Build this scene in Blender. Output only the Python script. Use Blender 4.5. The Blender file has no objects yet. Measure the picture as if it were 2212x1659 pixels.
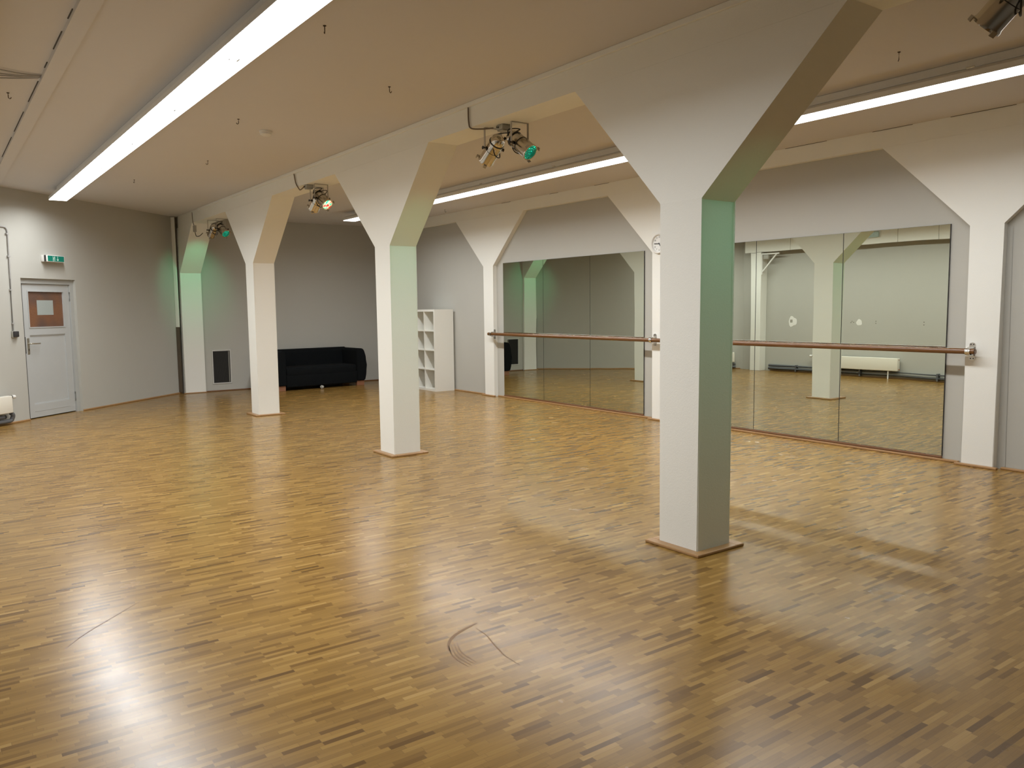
import bpy, bmesh, math, random
from mathutils import Vector, Matrix
random.seed(7)
S = bpy.context.scene
COL = S.collection
PI = math.pi
V = Vector

# ------------------------------------------------------------------ materials
def nodes(name):
    m = bpy.data.materials.new(name); m.use_nodes = True
    nt = m.node_tree; b = nt.nodes['Principled BSDF']
    return m, nt, b
def nn(nt, t, **kw):
    n = nt.nodes.new(t)
    for k, v in kw.items(): setattr(n, k, v)
    return n
def math_(nt, op, a, b=None, c=None):
    n = nt.nodes.new('ShaderNodeMath'); n.operation = op
    for i, x in enumerate((a, b, c)):
        if x is None: continue
        if isinstance(x, (int, float)): n.inputs[i].default_value = x
        else: nt.links.new(x, n.inputs[i])
    return n.outputs[0]
def mix_(nt, f, a, b, blend='MIX'):
    n = nt.nodes.new('ShaderNodeMix'); n.data_type = 'RGBA'; n.blend_type = blend
    for s, x in ((0, f), (6, a), (7, b)):
        if isinstance(x, (int, float)): n.inputs[s].default_value = x
        elif isinstance(x, tuple): n.inputs[s].default_value = (*x[:3], 1)
        else: nt.links.new(x, n.inputs[s])
    return n.outputs[2]
def noise(nt, scale, detail=3, vec=None, rough=0.5):
    n = nt.nodes.new('ShaderNodeTexNoise'); n.inputs['Scale'].default_value = scale
    n.inputs['Detail'].default_value = detail; n.inputs['Roughness'].default_value = rough
    if vec is not None: nt.links.new(vec, n.inputs['Vector'])
    return n.outputs['Fac']
def objco(nt):
    return nt.nodes.new('ShaderNodeTexCoord').outputs['Object']
def bump(nt, b, h, dist, strength=0.5):
    n = nt.nodes.new('ShaderNodeBump'); n.inputs['Distance'].default_value = dist
    n.inputs['Strength'].default_value = strength
    nt.links.new(h, n.inputs['Height']); nt.links.new(n.outputs[0], b.inputs['Normal'])

def plain(name, col, rough=0.5, metal=0.0, var=0.04, scale=30, bmp=0.0, spec=0.5, coat=0.0):
    """plain paint, plastic or metal with a faint tone variation and an optional fine relief"""
    m, nt, b = nodes(name)
    co = objco(nt)
    f = noise(nt, scale, 3, co)
    lo = tuple(max(0, c * (1 - var)) for c in col); hi = tuple(min(1, c * (1 + var)) for c in col)
    nt.links.new(mix_(nt, f, lo, hi), b.inputs['Base Color'])
    b.inputs['Roughness'].default_value = rough; b.inputs['Metallic'].default_value = metal
    b.inputs['Specular IOR Level'].default_value = spec
    b.inputs['Coat Weight'].default_value = coat
    if bmp: bump(nt, b, noise(nt, scale * 6, 4, co), bmp, 0.6)
    return m

def glow(name, col, strength):
    m, nt, b = nodes(name)
    b.inputs['Base Color'].default_value = (*col, 1)
    b.inputs['Emission Color'].default_value = (*col, 1)
    b.inputs['Emission Strength'].default_value = strength
    return m

def wood(name, c1, c2, axis=1, rough=0.4, scale=6, coat=0.0):
    m, nt, b = nodes(name)
    co = objco(nt)
    mp = nt.nodes.new('ShaderNodeMapping'); nt.links.new(co, mp.inputs['Vector'])
    sc = [scale * 8] * 3; sc[axis] = scale * 0.35
    mp.inputs['Scale'].default_value = sc
    f = noise(nt, 1.0, 5, mp.outputs[0], 0.6)
    nt.links.new(mix_(nt, f, c1, c2), b.inputs['Base Color'])
    b.inputs['Roughness'].default_value = rough; b.inputs['Coat Weight'].default_value = coat
    bump(nt, b, f, 0.0006, 0.4)
    return m

def parquet():
    """narrow oak strips along X, random tone per strip, fine grain, varnished"""
    m, nt, b = nodes('oak_strip_parquet')
    co = objco(nt)
    sp = nt.nodes.new('ShaderNodeSeparateXYZ'); nt.links.new(co, sp.inputs[0])
    x, y = sp.outputs[0], sp.outputs[1]
    W = 0.0235
    r = math_(nt, 'DIVIDE', y, W); row = math_(nt, 'FLOOR', r); fy = math_(nt, 'FRACT', r)
    wn = nt.nodes.new('ShaderNodeTexWhiteNoise'); wn.noise_dimensions = '1D'; nt.links.new(row, wn.inputs['W'])
    rnd = wn.outputs['Value']
    wn2 = nt.nodes.new('ShaderNodeTexWhiteNoise'); wn2.noise_dimensions = '1D'
    nt.links.new(math_(nt, 'ADD', row, 371.3), wn2.inputs['W'])
    L = math_(nt, 'MULTIPLY_ADD', wn2.outputs['Value'], 0.06, 0.115)
    cx = math_(nt, 'ADD', math_(nt, 'DIVIDE', x, L), math_(nt, 'MULTIPLY', rnd, 17.0))
    colm = math_(nt, 'FLOOR', cx); fx = math_(nt, 'FRACT', cx)
    cb = nt.nodes.new('ShaderNodeCombineXYZ'); nt.links.new(colm, cb.inputs[0]); nt.links.new(row, cb.inputs[1])
    w3 = nt.nodes.new('ShaderNodeTexWhiteNoise'); w3.noise_dimensions = '2D'; nt.links.new(cb.outputs[0], w3.inputs['Vector'])
    rmp = nt.nodes.new('ShaderNodeValToRGB'); nt.links.new(w3.outputs['Value'], rmp.inputs[0])
    els = rmp.color_ramp.elements
    stops = [(0, (.125, .064, .0145)), (.06, (.185, .098, .024)), (.25, (.255, .144, .036)), (.75, (.305, .176, .045)),
             (.94, (.35, .208, .057)), (1.0, (.41, .255, .082))]
    els[0].position, els[0].color = stops[0][0], (*stops[0][1], 1)
    els[1].position, els[1].color = stops[-1][0], (*stops[-1][1], 1)
    for p, c in stops[1:-1]:
        e = els.new(p); e.color = (*c, 1)
    # grain
    mp = nt.nodes.new('ShaderNodeMapping'); nt.links.new(co, mp.inputs['Vector'])
    mp.inputs['Scale'].default_value = (9, 240, 1)
    va = nt.nodes.new('ShaderNodeVectorMath'); va.operation = 'ADD'
    nt.links.new(mp.outputs[0], va.inputs[0]); nt.links.new(w3.outputs['Color'], va.inputs[1])
    g = noise(nt, 1.0, 4, va.outputs[0], 0.6)
    c = mix_(nt, 0.55, rmp.outputs[0], mix_(nt, g, (.55, .50, .45), (1.35, 1.35, 1.35)), 'MULTIPLY')
    # wear: large soft tone differences of the old varnish
    c = mix_(nt, 0.3, c, mix_(nt, noise(nt, 0.8, 4, co), (.80, .80, .82), (1.15, 1.14, 1.1)), 'MULTIPLY')
    # joints
    ey = math_(nt, 'ABSOLUTE', math_(nt, 'SUBTRACT', fy, 0.5)); ey = math_(nt, 'GREATER_THAN', ey, 0.472)
    ex = math_(nt, 'ABSOLUTE', math_(nt, 'SUBTRACT', fx, 0.5)); ex = math_(nt, 'GREATER_THAN', ex, 0.494)
    e = math_(nt, 'MAXIMUM', ey, ex)
    c = mix_(nt, math_(nt, 'MULTIPLY', e, 0.35), c, (.10, .055, .022))
    nt.links.new(c, b.inputs['Base Color'])
    ro = math_(nt, 'MULTIPLY_ADD', noise(nt, 3.0, 5, co), 0.13, 0.185)
    nt.links.new(ro, b.inputs['Roughness'])
    b.inputs['Specular IOR Level'].default_value = 0.34
    bump(nt, b, math_(nt, 'ADD', math_(nt, 'MULTIPLY', w3.outputs['Value'], 0.5), math_(nt, 'MULTIPLY', g, 0.5)), 0.0005, 0.25)
    return m

def paint_wall(name, col, var=0.03, bmp=0.0006):
    m, nt, b = nodes(name)
    co = objco(nt)
    f = noise(nt, 1.3, 5, co, 0.6)
    lo = tuple(c * (1 - var) for c in col); hi = tuple(c * (1 + var) for c in col)
    nt.links.new(mix_(nt, f, lo, hi), b.inputs['Base Color'])
    b.inputs['Roughness'].default_value = 0.85; b.inputs['Specular IOR Level'].default_value = 0.25
    bump(nt, b, noise(nt, 130, 4, co, 0.6), bmp, 0.7)
    return m

def mirror_mat():
    m, nt, b = nodes('mirror_glass')
    b.inputs['Metallic'].default_value = 1; b.inputs['Roughness'].default_value = 0
    co = objco(nt)
    nt.links.new(mix_(nt, noise(nt, 0.4, 1, co), (.675, .715, .625), (.69, .73, .64)), b.inputs['Base Color'])
    # slight waviness of the thin glass sheets
    bump(nt, b, noise(nt, 1.1, 1, co), 0.004, 0.25)
    return m

M = {}
M['floor'] = parquet()
M['wall'] = paint_wall('grey_wall_paint', (.475, .468, .43))
M['white'] = paint_wall('white_pillar_paint', (.83, .83, .785), 0.02, 0.0012)
M['ceil'] = paint_wall('ceiling_paint', (.655, .635, .63), 0.02)
M['trim'] = wood('light_oak_trim', (.30, .16, .065), (.46, .27, .12), 1, 0.35)
M['trimx'] = wood('light_oak_trim_crosswise', (.30, .16, .065), (.46, .27, .12), 0, 0.35)
M['rail'] = wood('dark_wood_rail', (.13, .055, .022), (.22, .10, .042), 1, 0.4)
M['barre'] = wood('varnished_barre_wood', (.105, .043, .014), (.205, .088, .028), 1, 0.22, 5, 0.4)
M['mirror'] = mirror_mat()
M['backing'] = plain('dark_mirror_backing', (.05, .047, .045), 0.6)
M['lampwhite'] = plain('lamp_housing_paint', (.74, .74, .73), 0.4)
M['tube'] = glow('lit_lamp_diffuser', (1.0, .99, .97), 6.0)
M['chrome'] = plain('polished_steel', (.72, .72, .70), 0.16, 1.0)
M['steel'] = plain('brushed_steel', (.60, .585, .55), 0.32, 1.0)
M['can'] = plain('polished_aluminium', (.66, .62, .56), 0.17, 1.0)
M['yoke'] = plain('grey_yoke_paint', (.40, .37, .32), 0.4, 0.3)
M['black'] = plain('black_rubber', (.012, .012, .013), 0.5)
M['cable'] = plain('brown_grey_cable', (.16, .12, .085), 0.5)
M['box'] = plain('grey_plastic_box', (.36, .35, .31), 0.45)
M['sofa'] = plain('black_sofa_fabric', (.005, .006, .007), 0.95, 0, 0.3, 60, 0.0008, 0.15)
M['sofaleg'] = wood('reddish_leg_wood', (.24, .10, .055), (.34, .16, .085), 2, 0.45)
M['shelf'] = plain('white_shelf_foil', (.80, .79, .73), 0.4, 0, 0.01)
M['door'] = plain('grey_door_paint', (.475, .49, .49), 0.35, 0, 0.03, 6)
M['jamb'] = plain('grey_jamb_paint', (.43, .44, .43), 0.4, 0, 0.03, 6)
M['gap'] = plain('dark_gap', (.05, .048, .045), 0.8)
M['paper'] = plain('white_paper', (.36, .40, .385), 0.8, 0, 0.02)
M['nickel'] = plain('satin_nickel', (.62, .59, .52), 0.3, 1.0)
M['whiteplastic'] = plain('white_plastic', (.78, .77, .74), 0.35, 0, 0.01)
M['darkplastic'] = plain('dark_grey_plastic', (.035, .033, .035), 0.4)
M['green'] = plain('sign_green', (.0, .19, .135), 0.35, 0, 0.02)
M['signwhite'] = plain('sign_white', (.62, .80, .74), 0.4, 0, 0.01)
M['radiator'] = plain('cream_radiator_enamel', (.80, .77, .68), 0.35, 0, 0.01)
M['pipe'] = plain('dark_grey_pipe_paint', (.115, .12, .13), 0.4)
M['copper'] = plain('copper_fitting', (.45, .17, .08), 0.35, 0.8)
M['grille'] = plain('dark_grille', (.035, .035, .034), 0.5, 0.2)
M['alu'] = plain('matt_aluminium', (.60, .595, .57), 0.4, 0.15)
M['plaster'] = plain('bare_plaster', (.80, .79, .76), 0.9, 0, 0.05, 20)
M['conduit'] = plain('grey_conduit', (.40, .39, .38), 0.4)
M['rust'] = plain('rusty_iron', (.055, .032, .02), 0.7)
M['dial'] = plain('clock_dial', (.80, .80, .78), 0.5, 0, 0.0)
M['ink'] = plain('black_ink', (.02, .02, .02), 0.5)
M['brownstrip'] = plain('brown_casing', (.10, .075, .05), 0.5)
M['scuff'] = plain('scuff_mark', (.20, .11, .045), 0.45)
M['crack'] = plain('ceiling_crack', (.09, .075, .06), 0.9)
M['tissue'] = plain('white_tissue', (.55, .54, .50), 0.9)
M['bluelamp'] = plain('pale_blue_plastic', (.50, .66, .68), 0.3, 0, 0.35, 40)

def door_glass():
    m, nt, b = nodes('patterned_glass_room_tones')
    co = objco(nt)
    f = noise(nt, 2.2, 2, co)
    f = math_(nt, 'MULTIPLY_ADD', f, 3.0, -1.0); f = math_(nt, 'MINIMUM', math_(nt, 'MAXIMUM', f, 0.0), 1.0)
    nt.links.new(mix_(nt, f, (.080, .062, .060), (.21, .098, .050)), b.inputs['Base Color'])  # dark and orange tones paint the lit room behind into the glass
    b.inputs['Roughness'].default_value = 0.25
    v = nt.nodes.new('ShaderNodeTexVoronoi'); v.inputs['Scale'].default_value = 70; nt.links.new(co, v.inputs['Vector'])
    bump(nt, b, v.outputs['Distance'], 0.004, 0.6)
    return m
M['doorglass'] = door_glass()

def led_lens(name, base, hot, strength):
    """lens of a stage lamp: rows of bright dots behind a coloured filter"""
    m, nt, b = nodes(name)
    co = objco(nt)
    v = nt.nodes.new('ShaderNodeTexVoronoi'); v.inputs['Scale'].default_value = 58; nt.links.new(co, v.inputs['Vector'])
    v.inputs['Randomness'].default_value = 0.35
    d = math_(nt, 'LESS_THAN', v.outputs['Distance'], 0.33)
    nz = math_(nt, 'GREATER_THAN', noise(nt, 22, 1, co), 0.5)
    f = math_(nt, 'MULTIPLY', d, math_(nt, 'MULTIPLY_ADD', nz, 0.8, 0.2))
    c = mix_(nt, f, base, hot)
    nt.links.new(c, b.inputs['Base Color']); nt.links.new(c, b.inputs['Emission Color'])
    b.inputs['Emission Strength'].default_value = strength
    b.inputs['Roughness'].default_value = 0.2
    return m
M['lens_green'] = led_lens('green_lens', (.0, .085, .05), (.02, 1.0, .62), 1.4)
def mixed_lens():
    m, nt, b = nodes('mixed_lens'); co = objco(nt)
    r = nt.nodes.new('ShaderNodeValToRGB'); r.color_ramp.interpolation = 'CONSTANT'
    nt.links.new(noise(nt, 17, 2, co), r.inputs[0]); e = r.color_ramp.elements
    e[0].color = (.0, .75, .50, 1); e[1].position = .47; e[1].color = (1, .85, .55, 1)
    q = e.new(.57); q.color = (.75, .05, .04, 1); q = e.new(.63); q.color = (.1, .9, .75, 1)
    nt.links.new(r.outputs[0], b.inputs['Base Color']); nt.links.new(r.outputs[0], b.inputs['Emission Color'])
    b.inputs['Emission Strength'].default_value = 1.2
    return m
M['lens_warm'] = mixed_lens()

# ------------------------------------------------------------------ mesh helpers
def B(): return bmesh.new()
def T(M4, p): return (M4 @ V(p)) if M4 is not None else V(p)
def box(bm, lo, hi, m4=None, bev=0.0, seg=2):
    x0, y0, z0 = lo; x1, y1, z1 = hi
    vs = [bm.verts.new(T(m4, p)) for p in ((x0,y0,z0),(x1,y0,z0),(x1,y1,z0),(x0,y1,z0),(x0,y0,z1),(x1,y0,z1),(x1,y1,z1),(x0,y1,z1))]
    fs = [bm.faces.new([vs[i] for i in f]) for f in ((3,2,1,0),(4,5,6,7),(0,1,5,4),(1,2,6,5),(2,3,7,6),(3,0,4,7))]
    if bev > 0:
        es = list({e for f in fs for e in f.edges})
        bmesh.ops.bevel(bm, geom=es, offset=bev, segments=seg, profile=0.5, affect='EDGES')
def prism(bm, poly, vec, m4=None):
    """polygon (list of 3D points) pushed along vec"""
    vec = V(vec)
    a = [bm.verts.new(T(m4, V(p))) for p in poly]; b = [bm.verts.new(T(m4, V(p) + vec)) for p in poly]
    n = len(a)
    f1 = bm.faces.new(a); f2 = bm.faces.new(list(reversed(b)))
    for i in range(n): bm.faces.new([a[(i+1) % n], a[i], b[i], b[(i+1) % n]])
def frame_of(d):
    d = V(d).normalized(); u = V((0,0,1)) if abs(d.z) < 0.9 else V((1,0,0))
    s = d.cross(u).normalized(); return d, s, s.cross(d).normalized()
def tube(bm, pts, r, seg=10, m4=None, cap=True):
    pts = [T(m4, p) for p in pts]; rings = []
    for i, p in enumerate(pts):
        d = (pts[min(i+1, len(pts)-1)] - pts[max(i-1, 0)])
        if i == 0: dd, s, u = frame_of(d)
        else:
            dd = d.normalized(); s = (s - dd * s.dot(dd)).normalized(); u = dd.cross(s)
        rr = r[i] if isinstance(r, (list, tuple)) else r
        rings.append([bm.verts.new(p + s * (rr*math.cos(2*PI*k/seg)) + u * (rr*math.sin(2*PI*k/seg))) for k in range(seg)])
    for a, b in zip(rings, rings[1:]):
        for k in range(seg): bm.faces.new([a[k], a[(k+1) % seg], b[(k+1) % seg], b[k]])
    if cap:
        bm.faces.new(list(reversed(rings[0]))); bm.faces.new(rings[-1])
def lathe(bm, prof, seg=24, m4=None, cap0=True, cap1=True):
    """profile [(r, z)] turned about local Z"""
    rings = []
    for r, z in prof:
        rings.append([bm.verts.new(T(m4, (r*math.cos(2*PI*k/seg), r*math.sin(2*PI*k/seg), z))) for k in range(seg)])
    for a, b in zip(rings, rings[1:]):
        for k in range(seg): bm.faces.new([a[k], a[(k+1) % seg], b[(k+1) % seg], b[k]])
    if cap0: bm.faces.new(list(reversed(rings[0])))
    if cap1: bm.faces.new(rings[-1])
def smooth_path(pts, n=6):
    """Catmull-Rom through points"""
    P = [V(p) for p in pts]; out = []
    for i in range(len(P)-1):
        p0 = P[max(i-1,0)]; p1 = P[i]; p2 = P[i+1]; p3 = P[min(i+2, len(P)-1)]
        for k in range(n):
            t = k/n
            out.append(0.5*((2*p1)+(p2-p0)*t+(2*p0-5*p1+4*p2-p3)*t*t+(3*p1-p0-3*p2+p3)*t**3))
    out.append(P[-1]); return out

def obj(name, bm, mat, parent=None, smooth=False, label=None):
    bmesh.ops.recalc_face_normals(bm, faces=bm.faces)
    me = bpy.data.meshes.new(name); bm.to_mesh(me); bm.free()
    me.materials.append(mat)
    if smooth:
        for p in me.polygons: p.use_smooth = True
        try: me.set_sharp_from_angle(angle=math.radians(38))
        except Exception: pass
    o = bpy.data.objects.new(name, me); COL.objects.link(o)
    if parent is not None: o.parent = parent
    if label: o['label'] = label
    return o
def objs(name, bm, mat, parent=None, smooth=False, label=None, kind=None):
    """every loose piece of bm becomes an object of its own"""
    bm.verts.ensure_lookup_table(); seen = set(); out = []
    for v in bm.verts:
        if v in seen: continue
        st = [v]; seen.add(v); isl = []
        while st:
            x = st.pop(); isl.append(x)
            for e in x.link_edges:
                y = e.other_vert(x)
                if y not in seen: seen.add(y); st.append(y)
        nb = B(); mp = {q: nb.verts.new(q.co) for q in isl}; fs = set()
        for q in isl: fs.update(q.link_faces)
        for f in sorted(fs, key=lambda f: f.index): nb.faces.new([mp[q] for q in f.verts])
        o = obj(name, nb, mat, parent, smooth, label)
        if kind: o['kind'] = kind
        out.append(o)
    bm.free(); return out
def tag(o, label=None, cat=None, group=None, kind=None):
    for k, v in (('label', label), ('category', cat), ('group', group), ('kind', kind)):
        if v: o[k] = v
    return o
def thing(name, loc, label, cat, group=None, rz=0.0):
    o = bpy.data.objects.new(name, None); COL.objects.link(o)
    o.location = loc; o.rotation_euler = (0, 0, rz); o.empty_display_size = 0.1
    return tag(o, label, cat, group)
def struct(name, bm, mat, parent=None):
    o = obj(name, bm, mat, parent)
    if parent is None: o['kind'] = 'structure'
    return o

# ------------------------------------------------------------------ measured plan (metres)
XC, WC, DC = 3.727, 0.300, 0.315            # middle row: face, width, depth
ROW = {'A': (3.200, -0.056, -0.050), 'B': (7.268, 0.033, -0.040), 'C': (11.309, -0.003, -0.010)}
ZH, ZB, HO, ZC = 2.159, 2.976, 0.867, 3.174
XP, XM, DP = 7.658, 7.734, 0.2785           # right wall pilasters: face, wall plane
YP = (3.258, 7.197, 11.127); ZHP, ZBP, HOP = 2.182, 3.003, 0.863
YF = 15.296
KD = 1.0177; W0 = V((3.546, 15.296, 0)); DU = V((-.7321, -.6812, 0)); DN = V((.6812, -.7321, 0))
MD = Matrix(((DU.x*KD, DN.x, 0, W0.x), (DU.y*KD, DN.y, 0, W0.y), (0, 0, 1, 0), (0, 0, 0, 1)))   # door wall frame: (along, out, up)
XL, YL1 = 0.08, 12.07
YB = -4.0

# ------------------------------------------------------------------ room shell
bm = B(); box(bm, (-1.2, YB-.2, -.15), (8.0, 15.6, 0)); floor = struct('floor', bm, M['floor'])
bm = B(); box(bm, (-1.2, YB-.2, ZC), (8.0, 15.6, ZC+.15)); ceiling = struct('ceiling', bm, M['ceil'])
bm = B(); box(bm, (XM, YB, 0), (XM+.15, YF+.4, ZC)); wall_right = struct('wall_right', bm, M['wall'])
bm = B(); box(bm, (3.74, YF, 0), (XM, YF+.15, ZC)); struct('wall_far', bm, M['wall'])
# oblique wall with the door opening: a = -0.25..4.75
DA0, DA1, DZ = 2.310, 3.330, 1.975
bm = B()
prism(bm, [(-.30, 0, 0), (DA0, 0, 0), (DA0, 0, DZ), (DA1, 0, DZ), (DA1, 0, 0), (4.75, 0, 0), (4.75, 0, ZC), (-.30, 0, ZC)], (0, -.15, 0), MD)
wall_door = struct('wall_left', bm, M['wall'])
bm = B(); prism(bm, [(XL, YL1+.02, 0), (XL-.15, YL1+.02, 0), (XL-.15, 4.55, 0), (-1.25, 4.55, 0), (-1.25, YB, 0), (-1.1, YB, 0), (-1.1, 4.4, 0), (XL, 4.4, 0)], (0, 0, ZC))
wall_left = struct('wall_left_near', bm, M['wall'])
bm = B(); box(bm, (-1.25, YB-.15, 0), (XM, YB, ZC)); struct('wall_back', bm, M['wall'])
# beams
bm = B(); box(bm, (XC, YB, ZB), (XC+WC, YF, ZC)); struct('ceiling_beam', bm, M['white'])
bm = B(); box(bm, (XP, YB, ZBP), (XM, YF, ZC)); struct('ceiling_beam', bm, M['white'])
bm = B(); prism(bm, [(.765, YB, ZC), (.765, YB, ZC-.030), (.868, YB, ZC-.036), (.885, YB, ZC)], (0, 12.5-YB, 0)); struct('ceiling_beam', bm, M['ceil'])
# boxed-in beam along the left wall (seen in the mirrors), with board joints
bm = B(); box(bm, (XL, 4.6, 2.654), (.312, 11.85, ZC-.0006)); trim1 = struct('trim_1', bm, M['box'])
bm = B(); y = 4.6
for y1 in (5.05, 5.9, 6.72, 7.52, 8.32, 9.9, 10.7, 11.85):
    box(bm, (.3125, y+.005, 2.65), (.3185, y1-.005, ZC-.0006)); y = y1
objs('board', bm, M['white'], trim1)
# cracks where the plaster meets the beams
cr = B()
for y0, y1 in ((3.2, 3.75), (4.1, 4.5), (5.0, 5.5), (6.1, 6.5), (7.4, 7.7), (8.3, 8.6), (9.4, 9.6), (10.6, 10.85)):
    box(cr, (XP-.004, y0, ZC-.004), (XP+.001, y1, ZC-.0002))
for y0, y1 in ((5.18, 5.36), (5.62, 6.02), (6.35, 6.5), (6.9, 7.6), (8.0, 8.9), (9.2, 10.4)):
    box(cr, (.758, y0, ZC-.004), (.7645, y1, ZC-.0002))
objs('crack', cr, M['crack'], ceiling)

# baseboards: slim oak strips, and the ledge under the mirrors
def strip(bm, lo, hi, m4=None): box(bm, lo, hi, m4, 0.006, 2)
bm = B()
ys = [YB] + [q for y in YP for q in (y-.045, y+DP+.045)] + [YF]
for i in range(0, len(ys), 2): strip(bm, (XM-.038, ys[i], 0), (XM, ys[i+1], .021))
objs('baseboard_right', bm, M['trim'], kind='structure')
bm = B(); strip(bm, (4.07, YF-.016, 0), (XM-.04, YF, .022)); struct('baseboard_far', bm, M['rail'])
bm = B(); strip(bm, (-.16, 0, 0), (DA0, .016, .024), MD); strip(bm, (DA1, 0, 0), (4.6, .016, .024), MD); objs('baseboard_left', bm, M['trim'], kind='structure')
bm = B(); strip(bm, (XL, 4.6, 0), (XL+.016, 11.3, .024)); struct('baseboard_left_near', bm, M['trim'])

# ------------------------------------------------------------------ pillars of the middle row
def base_frame(bm, x0, x1, y0, y1, w=.062, t=.019):
    strip(bm, (x0-w, y0-w, 0), (x0, y1+w, t)); strip(bm, (x1, y0-w, 0), (x1+w, y1+w, t))
    strip(bm, (x0-.0005, y0-w, 0), (x1+.0005, y0, t)); strip(bm, (x0-.0005, y1, 0), (x1+.0005, y1+w, t))
def y_pillar(name, label, y0, dx, dz, width=WC, both=True, depth=DC, group=None):
    zh = ZH+dz; t = thing(name, (XC+width/2+dx, y0+depth/2, 0), label, 'pillar', group)
    ox, oy = XC+width/2+dx, y0+depth/2
    bm = B()
    prof = [(y0, 0, 1), (y0, zh, 1), (y0-HO, ZB-.0006, 0), ((y0+depth+HO) if both else y0+depth, ZB-.0006, 0)]
    if both: prof += [(y0+depth, zh, 1)]
    prof += [(y0+depth, 0, 1)]
    L, R = [], []
    for y, z, k in prof:
        xo = dx*k
        L.append(bm.verts.new((XC+xo-ox, y-oy, z))); R.append(bm.verts.new((XC+width+xo-ox, y-oy, z)))
    n = len(L)
    bm.faces.new(L); bm.faces.new(list(reversed(R)))
    for i in range(n): bm.faces.new([L[(i+1) % n], L[i], R[i], R[(i+1) % n]])
    bmesh.ops.bevel(bm, geom=[e for e in bm.edges if abs(e.verts[0].co.z-e.verts[1].co.z) > .5 and e.calc_length() > 1.5],
                    offset=.006, segments=2, affect='EDGES')
    obj('shaft', bm, M['white'], t)
    bm = B()
    if both: base_frame(bm, XC+dx-ox, XC+width+dx-ox, y0-oy, y0+depth-oy)
    else:
        strip(bm, (XC+dx-.03-ox, y0-.022-oy, 0), (XC+width+dx+.01-ox, y0-oy, .016))
    objs('base_trim', bm, M['trimx'], t)
    return t
y_pillar('pillar', 'tallest-looking white Y-shaped pillar, standing before the mirrors with one strongly green-lit face', *ROW['A'], group='Y-shaped pillars of the middle row')
y_pillar('pillar', 'white Y-shaped pillar standing in front of the cube shelf, second of the row', *ROW['B'], group='Y-shaped pillars of the middle row')
y_pillar('pillar', 'white Y-shaped pillar standing in front of the black sofa', *ROW['C'], group='Y-shaped pillars of the middle row')
y_pillar('pillar', 'white half pillar in the corner beside the dark wall grille', 15.25, -.0205, .010, .358, False, .20, 'Y-shaped pillars of the middle row')

# pilasters on the mirror wall
def pilaster(label, y0, deco=None):
    oy = y0+DP/2; t = thing('wall_pillar', (XP, oy, 0), label, 'pillar', 'flat pillars on the mirror wall')
    bm = B()
    p = [(0, y0-oy, 0), (0, y0-oy, ZHP), (0, y0-HOP-oy, ZBP-.0006), (0, y0+DP+HOP-oy, ZBP-.0006), (0, y0+DP-oy, ZHP), (0, y0+DP-oy, 0)]
    prism(bm, p, (XM-XP-.0006, 0, 0))
    bmesh.ops.bevel(bm, geom=[e for e in bm.edges if abs(e.verts[0].co.x) < 1e-5 and abs(e.verts[1].co.x) < 1e-5 and abs(e.verts[0].co.z-e.verts[1].co.z) > .5],
                    offset=.005, segments=2, affect='EDGES')
    obj('shaft', bm, M['white'], t)
    bm = B(); strip(bm, (-.040, y0-oy-.044, 0), (0, y0+DP-oy+.044, .021)); obj('base_trim', bm, M['trim'], t)
    return t
pilaster('white flat pillar at the barre end, with a painted cable on the wall beside it', YP[0])
pilaster('white flat pillar carrying the wall clock', YP[1])
pilaster('white flat pillar holding the barre end beside the cube shelf', YP[2])

# corner pillar by the left wall with a steel bracket (seen in the mirror)
t = thing('corner_pillar', (XL, 11.44, 0), 'white square pillar under the boxed beam, seen only in the mirrors', 'pillar')
bm = B(); box(bm, (.001, 0, 0), (.22, .27, 2.648), None, .006); obj('shaft', bm, M['white'], t)
t = thing('wall_bracket', (XL+.22, 11.435, 2.15), 'white triangular steel bracket on the corner pillar, seen in the mirror', 'bracket')
bm = B(); box(bm, (-.03, -.02, .0), (.0, -.001, .46)); obj('upright', bm, M['whiteplastic'], t)
bm = B(); box(bm, (-.03, -.45, .44), (.0, -.02, .47)); obj('arm', bm, M['whiteplastic'], t)
bm = B(); prism(bm, [(-.028, -.02, .05), (-.028, -.02, .09), (-.028, -.36, .44), (-.028, -.40, .44)], (.022, 0, 0)); obj('brace', bm, M['whiteplastic'], t)
bm = B(); box(bm, (-.05, -.20, .33), (.03, -.06, .435), None, .02, 3); obj('motor', bm, M['box'], t, True)

# ------------------------------------------------------------------ mirrors
def mirror(label, y0, y1, z0=.045, z1=2.217):
    t = thing('wall_mirror', (XM, (y0+y1)/2, 0), label, 'mirror', 'mirror panels on the right wall')
    w = (y1-y0)/2-.0006
    bm = B(); box(bm, (-.012, -w, z0), (-.0005, w, z1)); obj('backing', bm, M['backing'], t)
    bm = B(); box(bm, (-.017, -w+.0035, z0+.002), (-.0121, w-.0035, z1-.002)); obj('glass', bm, M['mirror'], t)
MR = [3.739, 4.817, 5.899, 6.98]; ML = [7.685, 8.765, 9.851, 10.922]
mirror('mirror panel with a low cream radiator in its reflection, at the barre end', MR[0], MR[1])
mirror('mirror panel reflecting a white Y-pillar and a large plaster patch', MR[1], MR[2])
mirror('mirror panel mostly hidden behind the strongly green-lit pillar', MR[2], MR[3])
mirror('mirror panel beside the wall clock, reflecting a white pillar at its edge', ML[0], ML[1])
mirror('mirror panel reflecting only bare grey wall', ML[1], ML[2])
mirror('mirror panel reflecting a green-lit half pillar and the sofa end', ML[2], ML[3])
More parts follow.
